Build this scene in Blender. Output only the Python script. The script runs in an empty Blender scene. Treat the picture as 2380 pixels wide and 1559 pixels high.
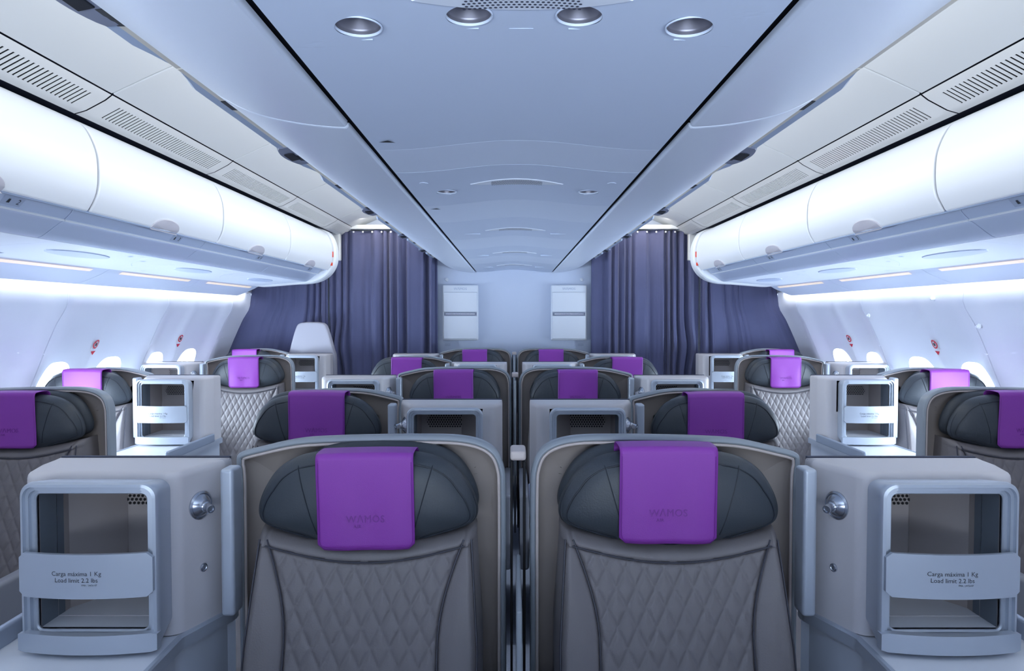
import bpy, bmesh, math, random
from mathutils import Vector, Matrix
random.seed(4)
R = math.radians
C = bpy.context.scene.collection
sc = bpy.context.scene

def lin(c):
    c /= 255.0
    return c/12.92 if c <= 0.04045 else ((c+0.055)/1.055)**2.4
def rgb(r, g, b): return (lin(r), lin(g), lin(b), 1)

# ------------------------------------------------------------ camera
CZ = 1.50                      # eye height, all profile heights below are relative to it
cam = bpy.data.cameras.new('camera'); cam.lens = 24; cam.sensor_width = 36; cam.sensor_fit = 'HORIZONTAL'
cam.clip_start = 0.02
co = bpy.data.objects.new('camera', cam); C.objects.link(co)
co.location = (-0.0124, 0, CZ); co.rotation_euler = (R(90-1.66), 0, 0.00126)
sc.camera = co

# ------------------------------------------------------------ world
w = bpy.data.worlds.new('sky'); sc.world = w; w.use_nodes = True
bg = w.node_tree.nodes['Background']
bg.inputs[0].default_value = (0.80, 0.89, 1.0, 1); bg.inputs[1].default_value = 7.0

sc.view_settings.view_transform = 'Standard'; sc.view_settings.look = 'None'
sc.view_settings.gamma = 1; sc.view_settings.use_curve_mapping = False
sc.view_settings.exposure = 0.30

# ------------------------------------------------------------ large lamps of the cabin, and an added fill
def area(name, loc, rot, sx, sy, power, col, spread=None):
    l = bpy.data.lights.new(name, 'AREA'); l.shape = 'RECTANGLE'; l.size = sx; l.size_y = sy
    l.energy = power; l.color = col
    if spread: l.spread = R(spread)
    o = bpy.data.objects.new(name, l); C.objects.link(o); o.location = loc; o.rotation_euler = rot
    return o
for s in (-1, 1):
    # ceiling strip lamp over each aisle, above the rail of the centre bins
    area('aisle_ceiling_lamp', (s*0.87, 3.25, CZ+0.80), (0, s*R(-72), 0), 0.10, 5.8, 15, (0.95, 0.98, 1.0))
    # wall washing strip lamps in the cove above the windows
    area('window_cove_lamp', (s*2.372, 3.1, CZ+0.205), (0, s*R(-20), 0), 0.035, 6.0, 8, (0.88, 0.93, 1.0))
    # warm light panel at the aisle ceiling end, above each curtain header
    area('curtain_header_lamp', (s*1.30, 6.05, CZ+0.86), (R(15), 0, 0), 0.40, 0.06, 1.6, (1.0, 0.93, 0.80))
    # daylight outside each cabin window
    for k in range(8):
        for du, ex in ((0.205, 0), (0.73, 0)):
            yy = 3.65+1.067*(k-5)+du
            if 2.6 < yy < 5.7:
                area('window_daylight', (s*2.80, yy, CZ-0.455), (0, s*R(90), 0), 0.42, 0.30, 28, (0.78, 0.88, 1.0))
# added fill lamp behind the viewer, aimed up to brighten the ceiling
area('ceiling_fill_lamp', (0, -1.3, CZ-0.35), (R(128), 0, 0), 3.0, 0.6, 38, (0.76, 0.87, 1.0), 95)

# ------------------------------------------------------------ materials
def mat(name, col, rough=0.5, metal=0.0, coat=0.0, bump=None, spec=0.5, var=None, trans=0.0, emis=None, sheen=0.0):
    m = bpy.data.materials.new(name); m.use_nodes = True
    nt = m.node_tree; b = nt.nodes['Principled BSDF']
    b.inputs['Base Color'].default_value = col
    b.inputs['Roughness'].default_value = rough; b.inputs['Metallic'].default_value = metal
    b.inputs['Specular IOR Level'].default_value = spec
    b.inputs['Coat Weight'].default_value = coat
    b.inputs['Transmission Weight'].default_value = trans
    b.inputs['Sheen Weight'].default_value = sheen
    if emis: b.inputs['Emission Color'].default_value = emis[0]; b.inputs['Emission Strength'].default_value = emis[1]
    if bump or var:
        tc = nt.nodes.new('ShaderNodeTexCoord')
    if bump:
        n = nt.nodes.new('ShaderNodeTexNoise'); n.inputs['Scale'].default_value = bump[0]; n.inputs['Detail'].default_value = 3
        bp = nt.nodes.new('ShaderNodeBump'); bp.inputs['Strength'].default_value = bump[1]; bp.inputs['Distance'].default_value = 0.002
        nt.links.new(tc.outputs['Object'], n.inputs['Vector']); nt.links.new(n.outputs[0], bp.inputs['Height'])
        nt.links.new(bp.outputs[0], b.inputs['Normal'])
    if var:
        n2 = nt.nodes.new('ShaderNodeTexNoise'); n2.inputs['Scale'].default_value = var[0]; n2.inputs['Detail'].default_value = 4
        mx = nt.nodes.new('ShaderNodeMix'); mx.data_type = 'RGBA'
        mx.inputs[6].default_value = tuple(c*(1-var[1]) for c in col[:3])+(1,)
        mx.inputs[7].default_value = tuple(min(1, c*(1+var[1])) for c in col[:3])+(1,)
        nt.links.new(tc.outputs['Object'], n2.inputs['Vector']); nt.links.new(n2.outputs[0], mx.inputs[0])
        nt.links.new(mx.outputs[2], b.inputs['Base Color'])
    return m
M = {}
M['ceil']    = mat('ceiling_panel', rgb(214, 218, 222), 0.55)
M['grille']  = mat('grille_panel', rgb(222, 224, 226), 0.45)
M['bin']     = mat('bin_white', rgb(236, 240, 246), 0.38)
M['cbin']    = mat('centre_bin_cool_light_tint', rgb(212, 222, 240), 0.36)  # whitish bins; the bluish cast of the cabin light is mixed into the colour
M['cpanel']  = mat('service_panel_cool_light_tint', rgb(198, 211, 234), 0.5)  # whitish panels with the cool light tinted into their base colour
M['cpanel2'] = mat('service_panel_lighter', rgb(206, 218, 239), 0.5)  # slightly lighter panel, same cool light tint
M['binblue'] = mat('bin_underside', rgb(196, 208, 232), 0.38)
M['psu']     = mat('service_unit', rgb(222, 230, 244), 0.45)
M['wall']    = mat('side_wall_panel', rgb(228, 230, 240), 0.42)
M['cove']    = mat('cove_panel', rgb(208, 218, 238), 0.42)
M['black']   = mat('black_gap', rgb(18, 22, 34), 0.6)
M['dark']    = mat('dark_gap', rgb(52, 58, 78), 0.6)
M['railb']   = mat('rail_blue_grey', rgb(186, 202, 228), 0.4)
M['cream']   = mat('cream_strip', rgb(226, 220, 208), 0.5)
M['latch']   = mat('latch_grey', rgb(128, 134, 156), 0.4)
M['latchbin']= mat('bin_latch_grey', rgb(196, 194, 204), 0.35)
M['bulk']    = mat('bulkhead_laminate', rgb(204, 214, 234), 0.5)
M['pocket']  = mat('pocket_plastic', rgb(224, 230, 240), 0.4)
M['curtain'] = mat('curtain_cloth', rgb(84, 88, 124), 0.85, bump=(900, 0.3), var=(6, 0.08), sheen=0.2)
M['cushion'] = mat('grey_leather', rgb(122, 117, 119), 0.46, bump=(260, 0.25), var=(9, 0.04))
M['pipe']    = mat('dark_piping', rgb(66, 66, 76), 0.5)
M['head']    = mat('charcoal_leather', rgb(62, 68, 75), 0.44, bump=(260, 0.22), var=(9, 0.05))
M['headpipe']= mat('headrest_piping', rgb(42, 47, 56), 0.5)
M['purple']  = mat('purple_leatherette', rgb(146, 62, 172), 0.5, bump=(700, 0.25))
M['emboss']  = mat('embossed_purple', rgb(126, 50, 150), 0.5)
M['shell']   = mat('taupe_shell_lining', rgb(158, 148, 142), 0.6, bump=(900, 0.15))
M['rim']     = mat('grey_rim', rgb(150, 158, 166), 0.35)
M['rimpipe'] = mat('beige_rim_piping', rgb(206, 194, 190), 0.45)
M['shellback']= mat('shell_outer', rgb(140, 142, 150), 0.5)
M['console'] = mat('console_ivory', rgb(210, 206, 208), 0.42, bump=(700, 0.12))
M['silver']  = mat('satin_silver', rgb(186, 194, 206), 0.34, metal=0.35)
M['silver2'] = mat('silver_step', rgb(166, 178, 196), 0.3, metal=0.4)
M['chrome']  = mat('satin_chrome', rgb(196, 200, 208), 0.22, metal=1.0)
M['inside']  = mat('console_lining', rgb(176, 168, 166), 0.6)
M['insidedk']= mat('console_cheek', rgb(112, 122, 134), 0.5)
M['table']   = mat('white_table', rgb(224, 228, 236), 0.4)
M['lowcab']  = mat('lower_cabinet', rgb(190, 196, 206), 0.45)
M['hole']    = mat('perforation_dark', rgb(22, 22, 26), 0.7)
M['ink']     = mat('black_ink', rgb(56, 60, 68), 0.6)
M['red']     = mat('sign_red', rgb(214, 36, 60), 0.5)
M['redor']   = mat('placard_red', rgb(232, 72, 48), 0.5)
M['signw']   = mat('sign_white', rgb(232, 232, 236), 0.5)
M['label']   = mat('placard_grey', rgb(176, 188, 212), 0.5)
M['floor']   = mat('carpet_blue_grey', rgb(150, 154, 166), 0.95, bump=(400, 0.8), var=(120, 0.2))
M['winframe']= mat('window_reveal', rgb(238, 242, 248), 0.35)
M['strip']   = mat('light_strip_lens', rgb(240, 224, 206), 0.5, emis=(rgb(255, 226, 200), 0.35))
M['lamphole']= mat('lamp_well', rgb(120, 120, 132), 0.35, metal=0.5)
M['jump']    = mat('attendant_seat_grey', rgb(180, 180, 192), 0.45)
# window pane: clear acrylic, thin
gm = bpy.data.materials.new('window_acrylic'); gm.use_nodes = True; nt = gm.node_tree
for n in list(nt.nodes):
    if n.type == 'BSDF_PRINCIPLED': nt.nodes.remove(n)
out = [n for n in nt.nodes if n.type == 'OUTPUT_MATERIAL'][0]
tr = nt.nodes.new('ShaderNodeBsdfTransparent'); tr.inputs[0].default_value = (0.93, 0.96, 0.98, 1)
gl = nt.nodes.new('ShaderNodeBsdfGlossy'); gl.inputs['Roughness'].default_value = 0.05
mx = nt.nodes.new('ShaderNodeMixShader'); mx.inputs[0].default_value = 0.06
nt.links.new(tr.outputs[0], mx.inputs[1]); nt.links.new(gl.outputs[0], mx.inputs[2]); nt.links.new(mx.outputs[0], out.inputs[0])
M['pane'] = gm

# ------------------------------------------------------------ helpers
class MB:
    """collects geometry; build() links it as ONE mesh object"""
    def __init__(s): s.v = []; s.f = []; s.m = []
    def add(s, vs, fs, mi=0):
        o = len(s.v); s.v += [tuple(v) for v in vs]; s.f += [[i+o for i in f] for f in fs]; s.m += [mi]*len(fs); return s
    def loops(s, loops, closed=True, cap0=False, cap1=False, mi=0):
        n = len(loops[0]); vs = [p for l in loops for p in l]; fs = []
        for a in range(len(loops)-1):
            for i in range(n if closed else n-1):
                j = (i+1) % n; fs.append([a*n+i, a*n+j, (a+1)*n+j, (a+1)*n+i])
        if cap0: fs.append(list(range(n))[::-1])
        if cap1: fs.append([(len(loops)-1)*n+i for i in range(n)])
        return s.add(vs, fs, mi)
    def box(s, x0, x1, y0, y1, z0, z1, bev=0.0, mi=0, seg=3):
        bm = bmesh.new(); bmesh.ops.create_cube(bm, size=1)
        for v in bm.verts: v.co = Vector(((x0+x1)/2+v.co.x*(x1-x0), (y0+y1)/2+v.co.y*(y1-y0), (z0+z1)/2+v.co.z*(z1-z0)))
        if bev: bmesh.ops.bevel(bm, geom=bm.edges[:], offset=bev, segments=seg, affect='EDGES', profile=0.5)
        bm.verts.index_update()
        s.add([v.co[:] for v in bm.verts], [[v.index for v in f.verts] for f in bm.faces], mi); bm.free(); return s
    def tube(s, pts, r, n=6, closed=False, mi=0):
        P = [Vector(p) for p in pts]; L = []
        up = Vector((0, 1, 0))
        for i, p in enumerate(P):
            a = P[i-1] if (i > 0 or closed) else p; b = P[(i+1) % len(P)] if (i < len(P)-1 or closed) else p
            t = (b-a).normalized(); u = t.cross(up)
            if u.length < 1e-3: u = t.cross(Vector((1, 0, 0)))
            u.normalize(); w2 = t.cross(u)
            L.append([p+u*r*math.cos(2*math.pi*k/n)+w2*r*math.sin(2*math.pi*k/n) for k in range(n)])
        if closed: L.append(L[0])
        return s.loops(L, True, not closed, not closed, mi)
    def lathe(s, prof, origin, axis, n=28, mi=0, cap=True):
        ax = Vector(axis).normalized(); u = ax.orthogonal().normalized(); w2 = ax.cross(u); o = Vector(origin)
        L = [[o+ax*h+(u*math.cos(2*math.pi*k/n)+w2*math.sin(2*math.pi*k/n))*r for k in range(n)] for r, h in prof]
        return s.loops(L, True, False, cap and prof[-1][0] > 1e-5, mi)
    def disc(s, c, u, v2, r, n=10, mi=0, ry=None):
        c = Vector(c); u = Vector(u); v2 = Vector(v2); ry = r if ry is None else ry
        return s.add([c+u*r*math.cos(2*math.pi*k/n)+v2*ry*math.sin(2*math.pi*k/n) for k in range(n)], [list(range(n))], mi)
    def build(s, name, mats, parent=None, smooth=40, loc=None):
        me = bpy.data.meshes.new(name); me.from_pydata(s.v, [], s.f)
        if not isinstance(mats, (list, tuple)): mats = [mats]
        for m in mats: me.materials.append(m)
        for p, i in zip(me.polygons, s.m): p.material_index = i
        bm = bmesh.new(); bm.from_mesh(me); bmesh.ops.remove_doubles(bm, verts=bm.verts, dist=1e-5)
        bmesh.ops.recalc_face_normals(bm, faces=bm.faces); bm.to_mesh(me); bm.free()
        if smooth:
            me.shade_smooth(); me.set_sharp_from_angle(angle=R(smooth))
        o = bpy.data.objects.new(name, me); C.objects.link(o)
        if smooth and 12 < len(me.vertices) < 5000:
            wn_ = o.modifiers.new('weighted', 'WEIGHTED_NORMAL'); wn_.keep_sharp = True
        if parent: o.parent = parent
        if loc: o.location = loc
        return o

def tag(o, label=None, cat=None, group=None, kind=None):
    if label: o['label'] = label
    if cat: o['category'] = cat
    if group: o['group'] = group
    if kind: o['kind'] = kind
    return o
def empty(name, loc, label=None, cat=None, group=None, kind=None):
    o = bpy.data.objects.new(name, None); C.objects.link(o); o.location = loc; o.empty_display_size = 0.1
    return tag(o, label, cat, group, kind)
KIDS = {}
def kids(o):
    return [c for c in C.objects if c.parent == o]
def copy_tree(o, parent=None):
    c = o.copy(); C.objects.link(c); c.parent = parent
    for ch in kids(o): copy_tree(ch, c)
    return c
def text_mesh(body, size, name='text', ext=0.0, spacing=1.0):
    cu = bpy.data.curves.new('t', 'FONT'); cu.body = body; cu.size = size; cu.align_x = 'CENTER'; cu.align_y = 'CENTER'
    cu.extrude = ext; cu.space_character = spacing; cu.resolution_u = 3
    t = bpy.data.objects.new('t', cu); C.objects.link(t)
    dg = bpy.context.evaluated_depsgraph_get(); dg.update()
    me = bpy.data.meshes.new_from_object(t.evaluated_get(dg))
    vs = [v.co.copy() for v in me.vertices]; fs = [list(p.vertices) for p in me.polygons]
    bpy.data.objects.remove(t); bpy.data.curves.remove(cu); bpy.data.meshes.remove(me)
    return vs, fs
def rrect(x0, x1, z0, z1, r, n=6):
    """rounded rectangle outline, counterclockwise, in x,z"""
    out = []
    for cx, cz, a0 in ((x1-r, z1-r, 0), (x0+r, z1-r, 90), (x0+r, z0+r, 180), (x1-r, z0+r, 270)):
        for k in range(n+1):
            a = R(a0+90*k/n); out.append((cx+r*math.cos(a), cz+r*math.sin(a)))
    return out
def offset(poly, d):
    """inward offset of a closed ccw polygon"""
    n = len(poly); out = []
    for i in range(n):
        a = Vector(poly[i-1]); b = Vector(poly[i]); c = Vector(poly[(i+1) % n])
        t1 = (b-a); t2 = (c-b)
        t1 = t1.normalized() if t1.length > 1e-9 else t2.normalized(); t2 = t2.normalized() if t2.length > 1e-9 else t1
        nn = Vector((-(t1.y+t2.y), t1.x+t2.x)); nn.normalize()
        k = max(0.5, nn.dot(Vector((-t1.y, t1.x))))
        out.append((b.x+nn.x*d/k, b.y+nn.y*d/k))
    return out
def resample(pts, n):
    P = [Vector(p) for p in pts]; L = [0]
    for a, b in zip(P, P[1:]): L.append(L[-1]+(b-a).length)
    out = []
    for k in range(n):
        d = L[-1]*k/(n-1); i = 0
        while i < len(P)-2 and L[i+1] < d: i += 1
        t = (d-L[i])/max(1e-9, L[i+1]-L[i]); out.append(tuple(P[i].lerp(P[i+1], min(1, t))))
    return out
def smoothpts(pts, sub=6):
    """Catmull-Rom through 2-D points"""
    P = [Vector(p) for p in pts]; P = [2*P[0]-P[1]]+P+[2*P[-1]-P[-2]]; out = []
    for i in range(1, len(P)-2):
        for k in range(sub):
            t = k/sub; a, b, c, d = P[i-1:i+3]
            out.append(tuple(0.5*((2*b)+(c-a)*t+(2*a-5*b+4*c-d)*t*t+(3*b-a-3*c+d)*t**3)))
    out.append(tuple(P[-2])); return out
def extr(prof, y0, y1, ny=2, name=None):
    """loops of an open x,z profile along y"""
    return [[(x, y0+(y1-y0)*k/(ny-1), z) for x, z in prof] for k in range(ny)]
def thick(prof, d):
    """closed outline of an open profile thickened by d on its left side"""
    P = [Vector(p) for p in prof]; back = []
    for i, p in enumerate(P):
        a = P[max(0, i-1)]; b = P[min(len(P)-1, i+1)]; t = (b-a).normalized(); back.append((p.x-t.y*d, p.y+t.x*d))
    return [tuple(p) for p in P]+back[::-1]
def prism(mb, outline, y0, y1, bev=0.0, mi=0):
    n = 3 if bev else 0; Ls = []
    ys = [(y0, bev)] + ([(y0+bev*0.3, bev*0.3), (y0+bev, 0), (y0+bev*1.5, 0)] if bev else []) if bev else [(y0, 0)]
    ye = ([(y1-bev*1.5, 0), (y1-bev, 0), (y1-bev*0.3, bev*0.3), (y1, bev)]) if bev else [(y1, 0)]
    area2 = sum(outline[i-1][0]*outline[i][1]-outline[i][0]*outline[i-1][1] for i in range(len(outline)))
    if area2 < 0: outline = outline[::-1]
    for y, d in ys+ye:
        o = offset(outline, d) if d else outline
        Ls.append([(x, y, z) for x, z in o])
    mb.loops(Ls, True, True, True, mi); return mb

# cross-section profiles of the cabin (x outwards from the centre line, z relative to the eye)
Y0, YE = -1.9, 6.36
WALLP = smoothpts([(2.405, .21), (2.425, .074), (2.482, -.025), (2.547, -.166), (2.605, -.306), (2.648, -.414), (2.675, -.56), (2.68, -.75), (2.65, -.95), (2.58, -1.2), (2.48, -1.5)], 5)
def wall_at(z):
    for a, b in zip(WALLP, WALLP[1:]):
        if b[1] <= z <= a[1]:
            t = (a[1]-z)/(a[1]-b[1]); return a[0]+(b[0]-a[0])*t
    return WALLP[0][0] if z > 0 else WALLP[-1][0]
SEAMS = [3.65+1.067*k for k in range(-5, 3)]

# ------------------------------------------------------------ floor, back wall, roof
mb = MB(); mb.box(-2.6, 2.6, Y0, YE, -0.06, 0.0); tag(mb.build('floor', M['floor'], smooth=0), 'blue grey carpet floor', 'floor', kind='structure')
mb = MB(); mb.box(-2.9, 2.9, YE, YE+0.05, -0.05, 2.95); tag(mb.build('wall_back', M['bulk'], smooth=0), 'pale blue bulkhead wall closing the cabin', 'wall', kind='structure')
mb = MB(); mb.box(-2.9, 2.9, Y0-0.05, Y0, -0.05, 2.95); tag(mb.build('wall_front', M['bulk'], smooth=0), 'galley partition behind the viewer', 'wall', kind='structure')

# ------------------------------------------------------------ side walls with window openings
def mold(u):
    d = min(abs(u-s) for s in SEAMS)
    a = 0.034*(1-min(1, d/0.19))**2*(1+2*min(1, d/0.19))     # pillar at each seam
    m = min(abs(u-(s+0.46)) for s in SEAMS); b = 0.016*(1-min(1, m/0.10))**2*(1+2*min(1, m/0.10))
    g = 0.011 if d < 0.0015 else 0.0
    return a+b-g
WL = [0]
for a, b in zip(WALLP, WALLP[1:]): WL.append(WL[-1]+math.hypot(b[0]-a[0], b[1]-a[1]))
def prof_at(v):
    v = max(0, min(WL[-1], v)); i = 0
    while i < len(WL)-2 and WL[i+1] < v: i += 1
    t = (v-WL[i])/(WL[i+1]-WL[i]); a, b = WALLP[i], WALLP[i+1]
    tx, tz = (b[0]-a[0]), (b[1]-a[1]); l = math.hypot(tx, tz)
    return a[0]+tx*t, a[1]+tz*t, (tz/l, -tx/l)              # normal pointing inwards (towards -x)
def S(s, u, v, out=0.0):
    x, z, n = prof_at(v); fade = min(1, v/0.12)*min(1, max(0, (WL[-1]-v)/0.3))
    d = mold(u)*fade-out
    return (s*(x+n[0]*d), u, CZ+z+n[1]*d)
def v_of(z):
    for i in range(len(WALLP)-1):
        if WALLP[i+1][1] <= z <= WALLP[i][1]:
            return WL[i]+(WL[i+1]-WL[i])*(WALLP[i][1]-z)/(WALLP[i][1]-WALLP[i+1][1])
V0, V1 = v_of(-0.19), v_of(-0.80)          # band holding the windows
VC = v_of(-0.455)
cells = []
for sm in SEAMS:
    cells.append((sm, sm+0.46, sm+0.205)); cells.append((sm+0.46, sm+1.067, sm+0.73))
cells = [c for c in cells if c[1] <= 6.5]
wn = 0
for s, side in ((-1, 'left'), (1, 'right')):
    mb = MB()
    us = [Y0]
    for c in cells:
        for k in range(1, 13): us.append(c[0]+(c[1]-c[0])*k/12)
    for sm in SEAMS: us += [sm-0.004, sm-0.0005, sm, sm+0.004]
    us = sorted(set(round(u, 5) for u in us if Y0 <= u <= YE))
    cuts = [v for v in [0.0, .03, .06, .09, .12, .16, .2, .25, .3, .35] if v < V0]+[V0+.002]
    mb.loops([[S(s, u, v) for u in us] for v in cuts], False)
    cuts = [V1-.002+(WL[-1]-V1+.002)*k/8 for k in range(9)]
    mb.loops([[S(s, u, v) for u in us] for v in cuts], False)
    wins = []
    for (a, b, uc) in cells:
        if a < Y0: a = Y0
        if b > YE: b = YE
        if uc < 2.6 or uc > 5.7:
            mb.loops([[S(s, a+(b-a)*i/6, V0+(V1-V0)*j/6) for i in range(7)] for j in range(7)], False); continue
        n = 48; hole = []; rect = []
        for k in range(n):
            an = 2*math.pi*k/n; ca, sa = math.cos(an), math.sin(an); e = 2/2.9
            hole.append((uc+0.150*math.copysign(abs(ca)**e, ca), VC+0.205*math.copysign(abs(sa)**e, sa)))
            # ray to the cell border
            ts = []
            if ca > 1e-6: ts.append((b-uc)/ca)
            if ca < -1e-6: ts.append((a-uc)/ca)
            if sa > 1e-6: ts.append((V1-VC)/sa)
            if sa < -1e-6: ts.append((V0-VC)/sa)
            t = min(ts); rect.append([uc+ca*t, VC+sa*t])
        for cu in (a, b):
            for cv in (V0, V1):
                i = min(range(n), key=lambda q: (rect[q][0]-cu)**2+(rect[q][1]-cv)**2); rect[i] = [cu, cv]
        L = []
        for t in (0, .06, .25, .5, .75, .93, .985, 1.0):
            L.append([S(s, h[0]+(r[0]-h[0])*t, h[1]+(r[1]-h[1])*t) for h, r in zip(hole, rect)])
        mb.loops(L, True); wins.append((uc, hole))
    wl = mb.build('wall_'+side, M['wall'], smooth=50)
    tag(wl, 'white curved side wall panels on the '+side, 'wall', kind='structure')
    for uc, hole in wins:
        wn += 1
        e = empty('window_%d' % wn, S(s, uc, VC), 'oval cabin window', 'window', kind='structure')
        ox, oy, oz = e.location
        L = []
        for k, dep in ((1.0, -0.003), (0.985, 0.004), (0.93, 0.022), (0.84, 0.05), (0.80, 0.066), (0.77, 0.07)):
            L.append([Vector(S(s, uc+(h[0]-uc)*k, VC+(h[1]-VC)*k, dep))-e.location for h in hole])
        L.append([Vector(S(s, uc+(h[0]-uc)*0.77, VC+(h[1]-VC)*0.77, 0.085))-e.location for h in hole])
        f = MB(); f.loops(L, True); f.build('window_frame', M['winframe'], e)
        # pulled-up shade edge at the top of the opening
        g = MB(); L = []
        pts = [(uc+(h[0]-uc)*0.775, VC+(h[1]-VC)*0.775) for h in hole]
        g.add([Vector(S(s, p[0], p[1], 0.08))-e.location for p in pts]+[Vector(S(s, p[0], p[1], 0.084))-e.location for p in pts],
              [list(range(48)), list(range(48, 96))]+[[i, (i+1) % 48, 48+(i+1) % 48, 48+i] for i in range(48)])
        g.build('pane', M['pane'], e)
        sh = MB(); topv = VC-0.205*0.77
        sp = [(uc-0.06+0.12*k/8, topv+0.020+0.004*math.cos(math.pi*k/8)) for k in range(9)]
        sh.loops([[Vector(S(s, p[0], p[1]-0.02, 0.070))-e.location for p in sp], [Vector(S(s, p[0], p[1], 0.070))-e.location for p in sp], [Vector(S(s, p[0], p[1], 0.077))-e.location for p in sp]], False)
        sh.build('window_shade', M['cove'], e)

# ------------------------------------------------------------ aisle ceilings, grilles, roof
mb = MB()
mb.loops(extr([(-2.9, CZ+.15), (-2.6, CZ+.9), (-1.8, CZ+1.35), (0, CZ+1.45), (1.8, CZ+1.35), (2.6, CZ+.9), (2.9, CZ+.15)], Y0, YE), False)
roof = None
AX, AZ = 1.468, .800
CS = [2.50+1.067*k for k in range(-4, 5)]
ceil_e = MB()
for s in (-1, 1):
    for i, y in enumerate(CS[:-1]):
        a, b = max(Y0, y+0.003), min(YE, CS[i+1]-0.003)
        if i == len(CS)-2: b = YE-.004
        pr = smoothpts([(.80, .988), (.95, .99), (1.08, .965), (1.27, .892), (AX-.004, AZ+.004)], 4)
        prism(ceil_e, [(s*x, CZ+z) for x, z in thick(pr, .012)], a, b, 0.004)
co_ = ceil_e.build('ceiling', M['ceil']); tag(co_, 'pale sloping ceiling panels above both aisles', 'ceiling', kind='structure')
rf = mb.build('roof_skin', M['dark'], co_)
mb = MB()
for s in (-1, 1): mb.loops(extr([(s*.79, CZ+1.0), (s*1.1, CZ+.985), (s*1.47, CZ+.825), (s*1.62, CZ+.750), (s*1.80, CZ+.735)], Y0, YE), False)
mb.build('backing', M['dark'], co_)

def strip_pt(s, t, off=0.0):
    """air outlet strip: t 0 at ceiling edge, 1 at the bins"""
    x0, z0, x1, z1 = AX, AZ, 1.603, .733
    bul = 0.010*math.sin(math.pi*t)
    dx, dz = x1-x0, z1-z0; l = math.hypot(dx, dz)
    return (s*(x0+dx*t+dz/l*(bul-off)), CZ+z0+dz*t-dx/l*(bul-off))
GR = 'air outlet grilles above the side bins'
place = ['nearest', 'second', 'third', 'fourth', 'fifth', 'sixth', 'farthest']
for s, side in ((-1, 'left'), (1, 'right')):
    k = 0
    for i, y in enumerate(CS[:-1]):
        a, b = y+0.004, CS[i+1]-0.004
        if b > YE: b = YE-.005
        if b < -0.5: continue
        nsl = 42 if b-a > .9 else 22; g0, g1 = a+0.075, b-0.075; st = (g1-g0)/nsl
        mbp = MB(); ts = [0, .06, .2, .72, .86, 1.0]
        def row(yv): return [(strip_pt(s, t)[0], yv, strip_pt(s, t)[1]) for t in ts]
        mbp.loops([row(a), row(g0)], False); mbp.loops([row(g1), row(b)], False)
        for q in range(nsl):
            ya = g0+st*q; yb = ya+st*0.56; yc = ya+st
            mbp.loops([row(ya), row(yb)], False)
            for t0, t1 in ((0, .2), (.72, 1)):
                tt = [t for t in ts if t0 <= t <= t1]
                mbp.loops([[(strip_pt(s, t)[0], yv, strip_pt(s, t)[1]) for t in tt] for yv in (yb, yc)], False)
            for yv in (yb, yc):
                mbp.loops([[(strip_pt(s, t, o)[0], yv, strip_pt(s, t, o)[1]) for t in (.2, .72)] for o in (0, .0024)], False)
        p = mbp.build('air_outlet_panel', M['grille'], None, smooth=30)
        k += 1
        lab = 'slotted white air outlet strip above the %s bins, segment %s' % (side, {0: 'over the viewer'}.get(i, ''))
        tag(p, None, 'air grille', GR); p['_y'] = (a+b)/2; p['_s'] = side
        bk = MB(); bk.loops([[(strip_pt(s, t, .010)[0], yv, strip_pt(s, t, .010)[1]) for t in (.05, .9)] for yv in (g0-.01, g1+.01)], False)
        bk.build('dark_backing', M['black'], p)
for side in ('left', 'right'):
    g = sorted([o for o in C.objects if o.name.startswith('air_outlet_panel') and o.get('_s') == side], key=lambda o: o['_y'])
    vis = [o for o in g if o['_y'] > 1.2]
    nm = ['with wide open slots at the picture edge', 'above the second bin from the picture edge', 'above the third bin from the picture edge', 'above the far end bin', 'beyond the last bin by the curtain', 'by the curtain']
    for q, o in enumerate(vis): o['label'] = 'slotted white air outlet strip on the %s, %s' % (side, nm[min(q, 5)])
    for q, o in enumerate([o for o in g if o not in vis][::-1]):
        o['label'] = 'slotted white air outlet strip on the %s, %s' % (side, ['directly over the viewer', 'just behind the viewer', 'far behind the viewer'][min(q, 2)])
    for o in g:
        del o['_y']; del o['_s']

# ------------------------------------------------------------ side bins
DOOR = smoothpts([(1.632, .719), (1.605, .711), (1.554, .677), (1.516, .5985), (1.507, .52), (1.514, .442), (1.541, .384), (1.552, .376)], 5)
BS = [2.48+1.067*k for k in range(-4, 4)]       # 5.68 is the end
BEND = BS[-1]
bin_names = {1.41: 'cut by the picture edge', 2.48: 'second from the picture edge', 3.55: 'third from the picture edge', 4.61: 'farthest, ending by the curtain'}
def latch_shape(s, parent, yc):
    m = MB(); n = 20
    rim = []; 
    for k in range(n+1):
        a = math.pi*k/n; rim.append((yc+0.112*math.cos(a), 0.046*math.sin(a)**.8))
    def P(u, h, off):
        z = .374+h; # follow door face
        x = None
        for p, q in zip(DOOR, DOOR[1:]):
            if q[1] <= z <= p[1]: x = p[0]+(q[0]-p[0])*(p[1]-z)/(p[1]-q[1]+1e-9)
        if x is None: x = 1.552
        return (s*(x-off), u, CZ+z)
    L = [[P(u, h, 0.0) for u, h in rim], [P(yc+(u-yc)*.98, h*.98, 0.006) for u, h in rim], [P(yc+(u-yc)*.90, h*.9, 0.009) for u, h in rim], [P(yc+(u-yc)*.5, h*.5, 0.010) for u, h in rim], [P(yc, 0.004, 0.010) for u, h in rim]]
    m.loops(L, False); m.loops([[P(u, h, 0.0) for u, h in (rim[0], rim[-1])], [(s*1.545, u, CZ+.366) for u, h in (rim[0], rim[-1])]], False)
    return m.build('latch', M['latchbin'], parent)
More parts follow.
